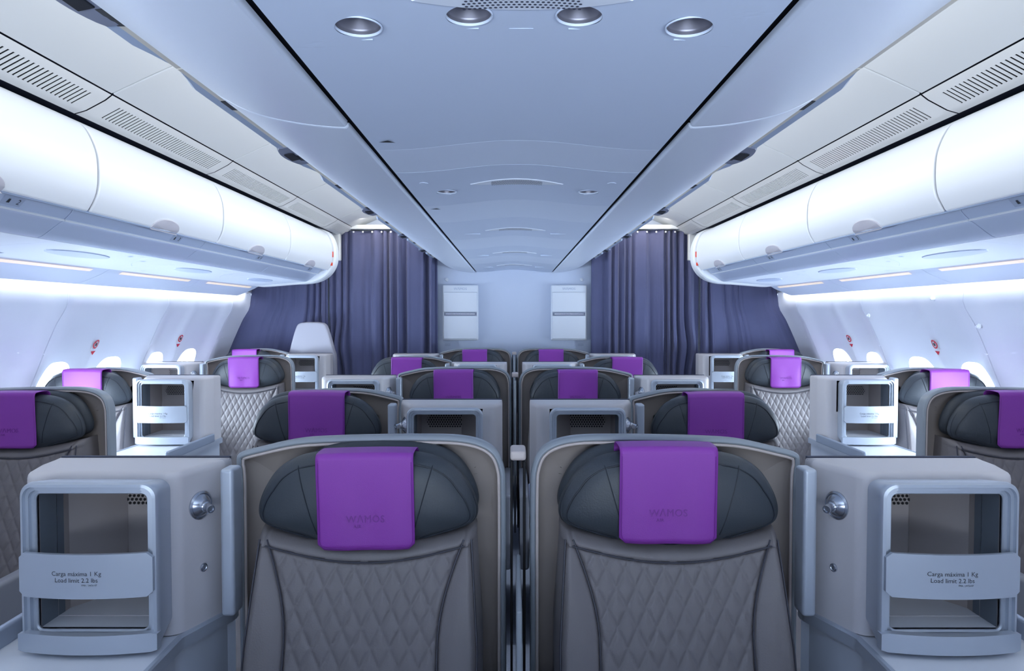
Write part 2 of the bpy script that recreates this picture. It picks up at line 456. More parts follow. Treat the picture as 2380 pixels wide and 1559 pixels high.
for s, side in ((-1, 'left'), (1, 'right')):
    for i, y in enumerate(BS[:-1]):
        a, b = y, BS[i+1]
        key = round(y, 2)
        desc = bin_names.get(key, {.35: 'directly overhead', -.72: 'just behind the viewer', -1.79: 'far behind the viewer'}.get(key, 'overhead'))
        last = (i == len(BS)-2)
        e = empty('overhead_bin', (0, (a+b)/2, 0), 'white curved overhead bin over the %s windows, %s' % (side, desc), 'overhead bin', 'side overhead bins')
        yo = -(a+b)/2
        bd = MB()
        body = [(1.70, .725), (1.65, .690), (1.585, .66), (1.54, .59), (1.530, .52), (1.54, .44), (1.566, .385), (1.572, .376), (1.60, .386), (2.15, .36), (2.25, .5), (2.15, .72)]
        prism(bd, [(s*x, CZ+z) for x, z in body], a+yo, b+yo)
        bd.build('bin_body', M['dark'], e)
        d = MB(); prism(d, [(s*x, CZ+z) for x, z in thick(DOOR, .016)], a+.005+yo, b-.005+yo, 0.006)
        d.build('bin_door', M['bin'], e)
        # lower fascia strip with rounded nose and sloping underside
        f = MB(); F = smoothpts([(1.600, .392), (1.611, .372), (1.634, .349), (1.640, .342), (1.648, .338)], 4)+[(1.66, .330), (1.70, .300), (1.72, .287), (1.735, .282)]
        prism(f, [(s*x, CZ+z) for x, z in thick(F, .014)], a+.002+yo, b-.002+yo, 0.002)
        f.build('fascia', M['binblue'], e)
        n_ = MB(); n_.tube([(s*1.637, a+.003+yo, CZ+.3455), (s*1.637, b-.003+yo, CZ+.3455)], .0042, 8); n_.build('nose_highlight', M['bin'], e)  # white bead standing in for the highlight line on the rounded nose
        ln = MB(); ln.tube([(s*1.571, a+yo, CZ+.3815), (s*1.571, b+yo, CZ+.3815)], .006, 8); ln.tube([(s*1.598, a+yo, CZ+.394), (s*1.598, b+yo, CZ+.394)], .0022, 6); ln.build('lower_rail', M['railb'], e)
        latch_shape(s, e, 0.0)
        if y > 0.9:
            # placard with seat number
            pl = MB(); yc = 0.25
            q = [(1.6055, .381), (1.629, .3555)]
            def FP(u, t, off=.0025):
                x = q[0][0]+(q[1][0]-q[0][0])*t; z = q[0][1]+(q[1][1]-q[0][1])*t
                return (s*(x-off*.7), u, CZ+z-off*.7)
            pl.add([FP(yc-.045, 0), FP(yc+.045, 0), FP(yc+.045, 1), FP(yc-.045, 1)], [[0, 1, 2, 3]])
            plo = pl.build('placard', M['label'], e, smooth=0)
            num = {1.41: '2', 2.48: '3', 3.55: '4', 4.61: '5'}.get(key, '1')
            vs, fs = text_mesh(num, .030)
            t_ = MB(); dirn = -1 if s > 0 else 1
            t_.add([FP(yc+dirn*(.026+v.x), .5-v.y/.036, .0035) for v in vs], fs)
            t_.build('number', M['ink'], plo, smooth=0); t_ = MB()
            for dx, hh in ((-.016, .45),): t_.add([FP(yc+dirn*(dx-.005), .5-hh/2, .0035), FP(yc+dirn*(dx+.004), .5-hh/2, .0035), FP(yc+dirn*(dx+.006), .5+hh/2, .0035), FP(yc+dirn*(dx-.007), .5+hh/2, .0035)], [[0, 1, 2, 3]])
            t_.build('pictogram', M['ink'], plo, smooth=0)
    # end cap: full rounded profile closing the row of bins
    cap = [(x-.016, z) for x, z in DOOR[2:]]
    cap = [(1.66, .75)]+[(x, z) for x, z in cap]
    ol = smoothpts([(1.70, .742), (1.62, .725), (1.545, .690), (1.500, .60), (1.489, .52), (1.497, .435), (1.535, .360), (1.60, .305), (1.70, .272), (1.85, .262), (2.10, .243), (2.18, .250)], 5)+[(2.25, .5), (2.1, .74)]
    m = MB(); prism(m, [(s*x, CZ+z) for x, z in ol], BEND+.004, BEND+.15, 0.03)
    e = m.build('bin_end_cap', M['bin']); tag(e, 'rounded white end cap closing the %s side bins by the curtain' % side, 'end cap', 'bin end caps')
    st = MB()
    for z0, z1 in ((.485, .53), (.415, .440)):
        xx = 1.505 if z0 > .45 else 1.512
        st.box(min(s*(xx-.004), s*(xx+.012)), max(s*(xx-.004), s*(xx+.012)), BEND-.014, BEND-.0005, CZ+z0, CZ+z1, .001)
    st.build('red_mark', M['redor'], e, smooth=0)

# under-bin service units with speaker, wall cove and light strips
PS = SEAMS
for s, side in ((-1, 'left'), (1, 'right')):
    for i, y in enumerate(PS[:-1]):
        a, b = max(Y0, y), min(6.0, PS[i+1])
        if a > 5.9: continue
        yc = (a+b)/2
        far = ['overhead of the viewer']*5
        desc = {2.58: 'nearest in view', 3.65: 'middle one', 4.72: 'nearest the curtain', 5.79: 'short end piece at the curtain', 1.52: 'cut off by the picture edge', .45: 'beside the viewer', -.62: 'just behind the viewer', -1.68: 'far behind the viewer'}.get(round(y, 2), 'overhead')
        if b-a > 0.3:
            e = empty('service_unit', (0, yc, 0), 'pale panel with lens-shaped speaker under the %s bins, %s' % (side, desc), 'service panel', 'service panels under the side bins')
            bb = min(b, BEND+.01)
            m = MB(); prism(m, [(s*x, CZ+z) for x, z in thick([(1.738, .281), (1.85, .272), (2.16, .247)], .012)], a+.001-yc, bb-.001-yc, .002)
            m.build('panel', M['psu'], e)
            sp = MB(); n = 20; up = []; 
            def U(x, u, o=0.002): return (s*x, u, CZ+.281-(x-1.738)*.0805-o)
            yl = -.14
            rim = [(1.90+.058*math.sin(2*math.pi*k/24), yl+.21*math.cos(2*math.pi*k/24)) for k in range(24)]
            sp.loops([[U(x, u, -.001) for x, u in rim], [U(1.90+(x-1.90)*.97, yl+(u-yl)*.97, .004) for x, u in rim], [U(1.90+(x-1.9)*.5, yl+(u-yl)*.5, .0055) for x, u in rim]], True, False, True)
            spo = sp.build('speaker', M['binblue'], e)
            dt = MB()
            for r in range(9):
                for c in range(25):
                    dx = (r-4)*.0105; du = (c-12)*.0125+(r % 2)*.006
                    if (dx/.05)**2+(du/.15)**2 < 1: dt.disc(U(1.90+dx, yl+du, .0075), (1, 0, -.08*s), (0, 1, 0), .0032, 6)
            dt.build('speaker_holes', M['railb'], spo, smooth=0)
            for du, xx in ((.08, 1.80), (.30, 1.86), (-.36, 2.08)):
                sc_ = MB(); sc_.disc(U(xx, du, .0025), (1, 0, 0), (0, 1, 0), .012, 14); sc_.build('screw_cap', M['railb'], e, smooth=0)
            m = MB(); m.tube([(s*(1.76+.03*k), .17+.02*k+.0008*k*k*k*.3, CZ+.2795-.0024*k) for k in range(9)], .0012, 5); m.build('seam', M['railb'], e)
        # cove with lens
        e2 = empty('window_cove_panel', (0, yc, 0), 'pale blue cove panel with light strip above the %s windows, %s' % (side, desc), 'cove panel', 'cove panels above the windows')
        cp = smoothpts([(2.163, .247), (2.178, .240), (2.21, .222), (2.29, .188), (2.335, .172), (2.350, .170), (2.356, .176)], 4)
        m = MB(); prism(m, [(s*x, CZ+z) for x, z in thick(cp, .010)], a+.0015-yc, b-.0015-yc, .003); m.build('panel', M['cove'], e2)
        if b-a > .5:
            m = MB(); ya, yb = a+.13-yc, b-.13-yc
            m.loops([[(s*(2.172), y_, CZ+.2405-.001), (s*2.180, y_, CZ+.2365-.0015), (s*2.192, y_, CZ+.2302-.0015)] for y_ in (ya, yb)], False)
            m.build('light_strip', M['strip'], e2)
        m = MB(); m.box(min(s*2.35, s*2.41), max(s*2.35, s*2.41), a-yc, b-yc, CZ+.225, CZ+.235); m.build('cove_top', M['cove'], e2, smooth=0)
# structure behind bins so that no daylight leaks above the cove
for s, side in ((-1, 'left'), (1, 'right')):
    m = MB(); m.loops(extr([(s*2.40, CZ+.20), (s*2.46, CZ+.25), (s*2.62, CZ+.3), (s*2.85, CZ+.32)], Y0, YE), False)
    tag(m.build('trim_%d' % (1 if s < 0 else 2), M['wall'], smooth=0), 'closing trim above the %s wall' % side, 'trim', kind='structure')

# ------------------------------------------------------------ centre service panels (ceiling above the middle seats)
def bowz(x): return .404+.024*(0.5+0.5*math.cos(math.pi*min(1, abs(x)/.33)))
CPB = [-1.9, -.55, .35, 1.68, 1.945, 2.53, 2.98, 3.66, 4.19, 4.86, 5.36, 5.98, YE-.002]
spk_y = {2: .915, 4: 2.18, 6: 3.36, 8: 4.58, 10: 5.70}
cp_desc = {2: 'nearest, with four round downlights', 3: 'narrow plain strip in front of the second speaker', 4: 'with the second speaker and two downlights', 5: 'plain strip beyond the second speaker',
           6: 'with the third speaker', 7: 'plain strip beyond the third speaker', 8: 'with the fourth speaker', 9: 'plain strip beyond the fourth speaker', 10: 'with the speaker closest to the bulkhead', 11: 'touching the bulkhead'}
DL = {2: ([-.232, -.075, .082, .238], .980, .0325), 4: ([-.232, .238], 2.27, .0325)}
def holed(i, a, b, yc, e):
    hx, hy, r = DL[i]; m = MB(); a += .0008; b -= .0008
    def P(x, y): return (x, y-yc, CZ+bowz(x))
    xb = [-.346]+[(p+q)/2 for p, q in zip(hx, hx[1:])]+[.346]
    xs = sorted(set([-.346+.692*k/60 for k in range(61)]+xb))
    for y0, y1 in ((a, hy-.06), (hy+.06, b)): m.loops([[P(x, y0) for x in xs], [P(x, y1) for x in xs]], False)
    for k, x in enumerate(hx):
        n = 40; hole = []; rect = []; l, rr, lo, hi = xb[k], xb[k+1], hy-.06, hy+.06
        for q in range(n):
            an = 2*math.pi*q/n; ca, sa = math.cos(an), math.sin(an); hole.append((x+r*ca, hy+r*sa)); ts = []
            if ca > 1e-6: ts.append((rr-x)/ca)
            if ca < -1e-6: ts.append((l-x)/ca)
            if sa > 1e-6: ts.append((hi-hy)/sa)
            if sa < -1e-6: ts.append((lo-hy)/sa)
            tt = min(ts); rect.append([x+ca*tt, hy+sa*tt])
        for cu in (l, rr):
            for cv in (lo, hi):
                q = min(range(n), key=lambda z: (rect[z][0]-cu)**2+(rect[z][1]-cv)**2); rect[q] = [cu, cv]
        m.loops([[P(h[0]+(g[0]-h[0])*tt, h[1]+(g[1]-h[1])*tt) for h, g in zip(hole, rect)] for tt in (0, .2, .5, .8, 1)], True)
    m.loops([[P(x, a) for x in xs], [(x, a-yc, CZ+bowz(x)+.012) for x in xs]], False); m.loops([[P(x, b) for x in xs], [(x, b-yc, CZ+bowz(x)+.012) for x in xs]], False)
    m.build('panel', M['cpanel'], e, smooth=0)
for i in range(len(CPB)-1):
    a, b = CPB[i], CPB[i+1]; yc = (a+b)/2
    e = empty('centre_service_panel', (0, yc, 0), 'bluish-lit white panel between the centre bins, '+cp_desc.get(i, ['far behind the viewer', 'directly over the viewer'][min(i, 1)]), 'service panel', 'service panels between the centre bins')
    xs = [-.346+.692*k/28 for k in range(29)]
    if i in (2, 4):
        holed(i, a, b, yc, e)
    else:
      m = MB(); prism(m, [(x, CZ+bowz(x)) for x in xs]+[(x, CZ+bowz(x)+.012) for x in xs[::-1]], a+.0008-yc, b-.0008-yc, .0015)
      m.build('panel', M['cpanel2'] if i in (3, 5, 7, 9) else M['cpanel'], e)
    def downlight(x, y, r=.0325):
        z = CZ+bowz(x)
        d = MB(); d.lathe([(r*1.06, -.0005), (r*1.05, .0012), (r*1.01, .0014), (r*.99, .0), (r*.98, -.002)], (x, y-yc, z+.0004), (0, 0, -1), 36, cap=False)
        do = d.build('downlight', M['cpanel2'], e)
        d = MB(); d.lathe([(r*.992, .0095), (r*.97, .004), (r*.965, 0), (r*.60, -.016), (r*.58, -.020), (.0005, -.020)], (x, y-yc, z+.010), (0, 0, -1), 36)
        d.build('lamp_well', M['lamphole'], do)
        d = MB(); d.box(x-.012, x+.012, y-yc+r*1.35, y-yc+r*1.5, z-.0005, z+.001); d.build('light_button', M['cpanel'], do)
    if i in spk_y:
        ys = spk_y[i]-yc
        pts = [(-.150+.300*k/24) for k in range(25)]
        lens = [(x, ys+.050*(1-(x/.150)**2)) for x in pts]+[(x, ys-.038*(1-(x/.150)**2)) for x in pts[::-1][1:-1]]
        sp = MB(); L = []
        for k, o in ((1.0, -.001), (.97, .0025), (.7, .003), (.3, .003)):
            L.append([(x*k, ys+.006+(y-ys-.006)*k, CZ+bowz(x*k)-o) for x, y in lens])
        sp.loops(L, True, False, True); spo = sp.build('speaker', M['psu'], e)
        dt = MB()
        for r in range(9):
            for c in range(23):
                x = (c-11)*.0072+(r % 2)*.0036; y = ys-.026+r*.0078
                if abs(x) < .080 and (y-ys-.006)/.044 < (1-(x/.15)**2) and (ys+.006-y)/.036 < (1-(x/.15)**2): dt.disc((x, y, CZ+bowz(x)-.0040), (1, 0, 0), (0, 1, 0), .0025, 6)
        dt.build('speaker_holes', M['dark'], spo, smooth=0)
        if i == 2:
            for x in (-.232, -.075, .082, .238): downlight(x, .980)
            m = MB(); m.box(-.018, .018, 1.03-yc, 1.042-yc, CZ+bowz(0)-.0006, CZ+bowz(0)); m.build('sensor_cover', M['cpanel'], e)
        elif i == 4:
            for x in (-.232, .238): downlight(x, 2.27)
            for x in (-.285, .29): 
                m = MB(); m.lathe([(.014, 0), (.013, .002), (.0005, .002)], (x, 2.10-yc, CZ+bowz(x)), (0, 0, -1), 20); m.build('button', M['cpanel'], e)
        else:
            for x in (-.215, .215):
                m = MB(); m.box(x-.04, x+.04, ys+.07-.006, ys+.07+.006, CZ+bowz(x)-.004, CZ+bowz(x)+.002, .002); m.build('lamp_flap', M['cpanel2'], e)
    if i in (2, 5):
        m = MB(); yy = 1.60-yc if i == 2 else 2.60-yc
        z = CZ+bowz(-.3)-.0018
        m.add([(-.325, yy, z), (-.285, yy, z-.0006), (-.300, yy-.018, z-.0006)], [[0, 1, 2]]); m.build('chipped_edge', M['black'], e, smooth=0)

# ------------------------------------------------------------ centre bins
CD = smoothpts([(.362, .412), (.366, .402), (.378, .3995), (.45, .406), (.53, .421), (.59, .442), (.65, .476), (.695, .514), (.704, .526)], 5)
CB = [-.67, 1.464, 3.598, 5.732, YE-.003]
cb_desc = ['nearest, overhead', 'second along', 'third along', 'short end piece at the bulkhead']
LY = [1.13, 2.25, 3.45, 4.52, 5.5]
for s, side in ((-1, 'left'), (1, 'right')):
    for i in range(len(CB)-1):
        a, b = CB[i], CB[i+1]; yc = (a+b)/2
        e = empty('centre_overhead_bin', (0, yc, 0), 'bluish-lit white curved centre bin, %s of the middle panel, %s' % (side, cb_desc[i]), 'overhead bin', 'centre overhead bins')
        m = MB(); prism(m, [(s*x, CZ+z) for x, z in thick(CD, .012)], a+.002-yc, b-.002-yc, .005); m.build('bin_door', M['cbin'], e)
        m = MB(); prism(m, [(s*x, CZ+z) for x, z in [(.345, .425), (.38, .418), (.46, .424), (.54, .44), (.60, .465), (.66, .50), (.70, .545), (.712, .62), (.76, .62), (.785, .975), (.345, .975)]], a-yc, b-yc); m.build('bin_body', M['black'], e)
        # rail along the door edge: cream channel, scalloped blue-grey strip
        m = MB(); prism(m, [(s*x, CZ+z) for x, z in [(.707, .5245), (.7258, .523), (.7258, .54), (.707, .56)]], a-yc+.002, b-yc-.002); m.build('channel', M['cream'], e)
        nseg = 2 if b-a > 1.5 else 1
        for q in range(0 if (s > 0 and i == 0) else nseg):
            r0 = a+(b-a)*q/nseg+.03; r1 = a+(b-a)*(q+1)/nseg-.03; L = []
            for k in range(21):
                t = k/20; y = r0+(r1-r0)*t-yc
                h = .024*min(1, max(0.12, min(t, 1-t)/.10))
                L.append([(s*.727, y, CZ+.531), (s*.727, y, CZ+.527), (s*(.727+h*.8), y, CZ+.525-h*.15), (s*(.731+h), y, CZ+.529), (s*(.731+h), y, CZ+.560)])
            m = MB(); m.loops(L, True, True, True); m.build('rail', M['railb'], e)
            for t in (.22, .78):
                m = MB(); yy = r0+(r1-r0)*t-yc; m.box(min(s*.706, s*.726), max(s*.706, s*.726), yy-.035, yy+.035, CZ+.5215, CZ+.5240, .001); m.build('hinge', M['black'], e)
        for ly in LY:
            if a < ly < b and not (s > 0 and i == 0):
                m = MB(); L = []
                for k in range(13):
                    t = k/12; y = ly-.11+.22*t-yc; wd = .022+.024*math.sin(math.pi*t)**.7
                    L.append([(s*.706, y, CZ+.531), (s*.708, y, CZ+.5235), (s*(.718+wd), y, CZ+.518), (s*(.722+wd), y, CZ+.524), (s*(.722+wd), y, CZ+.56)])
                m.loops(L, True, True, True); lo = m.build('latch', M['latch'], e)
                m = MB(); m.box(-.015, .015, -.040, .040, -.002, .002, .0015)
                o = m.build('latch_cup', M['black'], lo); o.location = (s*.734, ly-yc, CZ+.5188); o.rotation_euler = (0, s*R(12), 0)

# ------------------------------------------------------------ bulkhead: pockets, studs
for s, side in ((-1, 'left'), (1, 'right')):
    xc = -.497 if s < 0 else .505; yb = YE-.002
    e = empty('literature_pocket', (xc, yb, CZ-.228), 'white wall-mounted literature pocket on the bulkhead, %s one' % side, 'literature pocket', 'literature pockets on the bulkhead')
    m = MB(); m.box(-.165, .165, -.050, 0, 0, .512, .012); m.build('back_plate', M['pocket'], e)
    for z0, z1 in ((.012, .228), (.262, .445)):
        L = []
        m = MB(); m.box(-.156, .156, -.066, -.045, z0, z1, .008); m.build('pocket_front', M['pocket'], e)
    m = MB(); m.box(-.150, .150, -.0535, -.048, .229, .259, .001); sl = m.build('pocket_slot', M['latch'], e)
    m = MB(); m.tube([(-.135, -.058, .244), (.135, -.058, .244)], .003, 6); m.build('slot_bar', M['chrome'], e)
    m = MB(); vs, fs = text_mesh('WΛMOS', .032); m.add([(v.x, -.0525, .475+v.y) for v in vs], fs); m.build('lettering', M['label'], e, smooth=0)
    m = MB(); m.lathe([(.016, 0), (.014, .008), (.006, .010), (.005, .004), (.0005, .004)], (s*.626, yb, CZ+.335), (0, -1, 0), 20)
    tag(m.build('wall_stud', M['pocket']), 'small round white stud above the %s literature pocket' % side, 'stud', 'studs on the bulkhead')
    m = MB()
    for q in range(2): m.box(s*.62-.026, s*.62+.026, yb-.001, yb, CZ-.268-.012*q, CZ-.262-.012*q)
    tag(m.build('small_placard', M['label'], smooth=0), 'tiny two-line placard below the %s literature pocket' % side, 'placard', 'placards on the bulkhead')

# ------------------------------------------------------------ curtains
def curtain(name, label, group, x0, x1, ztop, y, folds, amp, seed, wallside=None, tie=None):
    rnd = random.Random(seed); nu, nv = 60*max(2, int(folds/4)), 40
    ph = []; acc = 0
    for k in range(nu+1):
        acc += 1+0.75*math.sin(k*.11+seed)+0.35*math.sin(k*.29+2*seed); ph.append(acc)
    tot = ph[-1]; L = []
    zb = 0.05
    for j in range(nv+1):
        t = j/nv; z = zb+(ztop-zb)*t; row = []
        for k in range(nu+1):
            u = k/nu; xe = x1
            if wallside: 
                xe = math.copysign(wall_at(z-CZ)-.012 if z < CZ+.2 else 2.39, x1)
            x = x0+(xe-x0)*u
            p = ph[k]/tot*folds*2*math.pi
            a = amp*(0.75+.25*math.sin(3*u+seed))*(1.0-.35*t)
            sw = math.sin(p+.25*math.sin(2.2*t+u*5)); dy = a*math.copysign(abs(sw)**.6, sw)+.3*a*math.sin(2.3*p+1+t)
            if wallside: f = max(0.12, 1-u*1.5); dy = dy*f + .02*math.sin(5*u+2*t)*(1-f)
            zz = z
            if j == nv: zz = z-.012*(0.5+0.5*math.sin(p*.5))
            if tie:
                g = math.exp(-((z-tie[1])/.16)**2)*math.exp(-((x-tie[0])/.12)**2); x += (tie[0]-x)*.55*g; dy -= .03*g
            if abs(x) > abs(x0)*0 and tie and False: pass
            row.append((x, y+dy, zz))
        L.append(row)
    m = MB(); m.loops(L, False); o = m.build(name, M['curtain'], smooth=70)
    tag(o, label, 'curtain', group)
    so = o.modifiers.new('solid', 'SOLIDIFY'); so.thickness = .002
    return o
HT = CZ+.782
for s, side in ((-1, 'left'), (1, 'right')):
    c1 = curtain('aisle_curtain', 'navy pleated curtain hanging across the %s aisle beside the bulkhead' % side, 'navy curtains', s*.705, s*1.69, HT, 6.25, 10, .048, 3+s, tie=(s*1.66, CZ-.28))
    c2 = curtain('window_side_curtain', 'navy curtain drawn across under the %s side bins to the wall' % side, 'navy curtains', s*1.70, s*2.65, CZ+.42, 6.22, 9, .034, 7+s, wallside=True)
    m = MB(); m.box(min(s*1.08, s*1.56), max(s*1.08, s*1.56), 6.20, 6.33, HT+.002, HT+.042, .006)
    h = m.build('curtain_rail_header', M['grille']); tag(h, 'cream header box holding the %s curtain rail' % side, 'curtain rail', 'curtain rail headers')
    for q in range(6):
        m = MB(); xx = s*(1.12+.085*q); m.lathe([(.009, 0), (.007, .006), (.0005, .008)], (xx, 6.222, HT-.022), (0, -1, 0), 12); m.build('curtain_hook', M['signw'], c1)
    m = MB(); m.box(min(s*1.58, s*1.70), max(s*1.58, s*1.70), 6.2, 6.30, CZ+.50, CZ+.80, .01); tag(m.build('bin_filler_panel', M['grille']), 'white filler panel between the %s bins and the curtain' % side, 'panel', 'filler panels beside the curtains')

# attendant seat behind the last left console
e = empty('attendant_seat', (-1.81, 6.12, 0), 'pale grey padded attendant seat back with sloping shoulders in front of the left curtain', 'attendant seat')
ol = smoothpts([(.215, .85), (.212, 1.12), (.195, 1.20), (.150, 1.36), (.118, 1.425), (.06, 1.442), (0, 1.444)], 6)
ol = ol+[(-x, z) for x, z in ol[::-1][1:]]
m = MB(); prism(m, ol, -.045, .045, .02); m.build('backrest', M['jump'], e)
m = MB(); m.box(-.19, .19, -.04, .05, 0, .86, .01); m.build('base', M['jump'], e)

# ------------------------------------------------------------ passenger seats
def shell_outline(s, nar=False):
    """closed outline in local x,z; console side is s*+x"""
    pts = smoothpts([(.322, .84), (.322, 1.10), (.326, 1.150), (.318, 1.175), (.270, 1.190), (.185, 1.208), (.10, 1.214), (.0, 1.217), (-.12, 1.218), (-.20, 1.2155), (-.255, 1.204), (-.292, 1.180), (-.310, 1.140), (-.314, 1.08), (-.314, .84)], 5)
    if nar: pts = smoothpts([(.322, .84), (.322, 1.10), (.326, 1.150), (.318, 1.175), (.270, 1.190), (.185, 1.208), (.10, 1.213), (.0, 1.210), (-.08, 1.197), (-.145, 1.160), (-.18, 1.10), (-.19, 1.0), (-.19, .84)], 5)
    pts = [(.322, .30)]+pts+[(-.19 if nar else -.314, .30)]
    if s < 0: pts = [(-x, z) for x, z in pts][::-1]
    return pts       # runs ccw seen from the front (x right, z up)
def pillow(mb, outline, cx, cz, yf, yb, n=10, flat=.55, mi=0):
    L = []
    for k in range(1, n+1):
        t = k/n; q = math.sin(t*math.pi/2)
        L.append([(cx+(x-cx)*q, yf*(1-(q)**(2/flat))**0.5 if q < 1 else 0.0, cz+(z-cz)*q) for x, z in outline])
    mb.loops(L, True, True, False, mi)
    B = []
    for k in range(n, 0, -1):
        t = k/n; q = math.sin(t*math.pi/2)
        B.append([(cx+(x-cx)*q, yb*(1-(q)**(2/flat))**0.5 if q < 1 else 0.0, cz+(z-cz)*q) for x, z in outline])
    mb.loops(B, True, False, True, mi); return mb

# front surface of the backrest: (x, z) -> y
def back_y(z): return -.082-.02*math.sin((1.02-z)*3.0)-(1.02-z)*.22
def half_w(z): return .246+.018*min(1, (1.03-z)/.25)
def top_sag(x): return 1.020-.040*math.cos(min(1, abs(x)/.245)*math.pi/2)
def side_line(z):        # inner boundary of the side bolsters
    t = max(0, min(1, (1.005-z)/.22)); return .222-.056*math.sin(t*math.pi/2)
def quilt(x, z):
    inside = side_line(z)-abs(x); tz = (top_sag(x)-.027)-z
    bolster = 0
    if inside < 0: bolster = .012*math.sin(min(1, -inside/.05)*math.pi/2)
    h = 0
    if inside > 0 and tz > 0:
        a = x/.0425; b = (z-.5)/.080
        d = min(abs((a+b)/1-round(a+b)), abs((a-b)-round(a-b)))
        h = .0052*(1-math.exp(-d*9.0)) * min(1, inside/.008)*min(1, tz/.008)
    elif tz <= 0: h = .006
    seam = math.exp(-(inside/.004)**2)*.005+math.exp(-(tz/.004)**2)*.004*(1 if inside > -.01 else 0)
    return h+bolster-seam

def make_seat(s, nar=False):
    root = empty('business_seat', (0, 0, 0))
    # shell: rim, lining
    ol = shell_outline(s, nar)
    fr, bk = 0.0, .052
    m = MB(); m.loops([[(x, bk, z) for x, z in offset(ol, .004)], [(x, fr+.010, z) for x, z in ol], [(x, fr+.003, z) for x, z in offset(ol, .003)], [(x, fr, z) for x, z in offset(ol, .008)],
              [(x, fr, z) for x, z in offset(ol, .010)], [(x, fr+.003, z) for x, z in offset(ol, .0135)], [(x, fr+.012, z) for x, z in offset(ol, .0145)]], True)
    m.build('shell_rim', M['rim'], root)
    m = MB(); o2 = offset(ol, .0175); m.tube([(x, fr+.005, z) for x, z in o2], .0036, 8); m.build('rim_piping', M['rimpipe'], root)
    m = MB(); Ls = []
    for d, y in ((.0150, .008), (.018, .018), (.024, .028), (.040, .038), (.070, .044), (.10, .045)):
        Ls.append([(x, y, z) for x, z in offset(ol, d)])
    n_ = len(Ls[-1]); cxs = sum(p[0] for p in Ls[-1])/n_; Ls.append([(cxs+(p[0]-cxs)*.5, .045, 0.9+(p[2]-.9)*.5) for p in Ls[-1]])
    m.loops(Ls, True, False, True); m.build('shell_lining', M['shell'], root)
    m = MB(); m.loops([[(x, bk, z) for x, z in offset(ol, .004)], [(x, bk+.004, z) for x, z in offset(ol, .010)]], True, False, True); m.build('shell_back', M['shellback'], root)
    # post between shell and console
    xp = s*.300
    m = MB(); m.box(xp-.015, xp+.015, -.112, -.060, .835, 1.163, .008, seg=4); po = m.build('side_post', M['silver'], root)
    # backrest
    NX, NZ = 150, 150; z0 = .44; g = []
    for j in range(NZ+1):
        t = j/NZ; row = []
        for i in range(NX+1):
            u = -1+2*i/NX
            hw0 = .235
            zt = 1.020-.040*math.cos(min(1, abs(u))*math.pi/2)+.010*(1-abs(u))
            z = z0+(zt-z0)*t; x = u*half_w(z)
            e1 = 1-abs(u); e2 = (zt-z)
            edge = (max(0, 1-e1/.10))**2*.055 + (max(0, 1-e2/.022))**2*.028
            row.append((x, back_y(z)-quilt(x, z)+edge, z))
        g.append(row)
    m = MB(); m.loops(g, False)
    m.loops([[(r[0][0], r[0][1], r[0][2]) for r in g], [(r[0][0]*.97, .05, r[0][2]) for r in g]], False)
    m.loops([[(r[-1][0], r[-1][1], r[-1][2]) for r in g], [(r[-1][0]*.97, .05, r[-1][2]) for r in g]], False)
    m.loops([[p for p in g[-1]], [(p[0]*.97, .05, p[2]) for p in g[-1]]], False)
    bo = m.build('backrest', M['cushion'], root, smooth=60)
    m = MB()
    zs = [1.000-(1.000-.46)*k/40 for k in range(41)]
    for q in (-1, 1):
        m.tube([(q*side_line(z), back_y(z)-.0015, z) for z in zs], .0022, 6)
        m.tube([(q*half_w(z)*.955, back_y(z)-.012+.012, z) for z in zs], .0024, 6)
    xs = [-.224+.448*k/40 for k in range(41)]
    m.tube([(x, back_y(top_sag(x)-.03)-.002, top_sag(x)-.027) for x in xs], .0022, 6)
    m.build('piping', M['pipe'], bo)
    # headrest: main pad and the bolster behind it
    ho = smoothpts([(0, .976), (.10, .986), (.18, 1.006), (.232, 1.025), (.249, 1.046), (.248, 1.078), (.232, 1.116), (.204, 1.153), (.16, 1.180), (.10, 1.1925), (0, 1.1965)], 5)
    ho = ho+[(-x, z) for x, z in ho[::-1][1:-1]]
    m = MB(); pillow(m, [(x, z) for x, z in ho], 0, 1.10, -.055, .03)
    hd = m.build('headrest', M['head'], root, smooth=70); hd.location = (0, -.050, 0); hd.rotation_euler = (R(0), 0, 0)
    m = MB(); pp = offset(ho, .006)
    m.tube([(x, -.012, z) for x, z in pp], .0030, 6, closed=True)
    # panel seams on the pad
    def hy(x, z):
        q = 0
        for a in range(len(ho)):
            px, pz = ho[a]; 
        # radial fraction
        an = math.atan2(z-1.10, x); best = 1e9; rr = .2
        for px, pz in ho:
            d = abs(math.atan2(math.sin(math.atan2(pz-1.10, px)-an), math.cos(math.atan2(pz-1.10, px)-an)))
            if d < best: best = d; rr = math.hypot(px, pz-1.10)
        q = min(.999, math.hypot(x, z-1.10)/rr); return -.055*(1-q**(2/.55))**.5
    for q in (-1, 1):
        m.tube([(q*(.152-.045*t), hy(q*(.152-.045*t), 1.172-.160*t)-.0002, 1.172-.160*t) for t in [k/14 for k in range(15)]], .0013, 5)
    arc = [(1.0-.075*max(0, min(1, (z-1.02)/.09)))*x for x, z in offset(ho, .010)]; arc = [(a, z if z < 1.1 else 1.1+(z-1.1)*.86) for a, (x, z) in zip(arc, offset(ho, .010))]
    m.tube([(x, hy(x, z)-.0004, z) for x, z in arc], .0019, 5, closed=True)
    m.build('headrest_piping', M['headpipe'], hd)
    h2 = [(x*.90, 1.10+(z-1.10)*1.0) for x, z in ho]
    m = MB(); pillow(m, h2, 0, 1.10, -.04, .03); hb = m.build('headrest_bolster', M['head'], root, smooth=70); hb.location = (-s*.024, .006, .010)
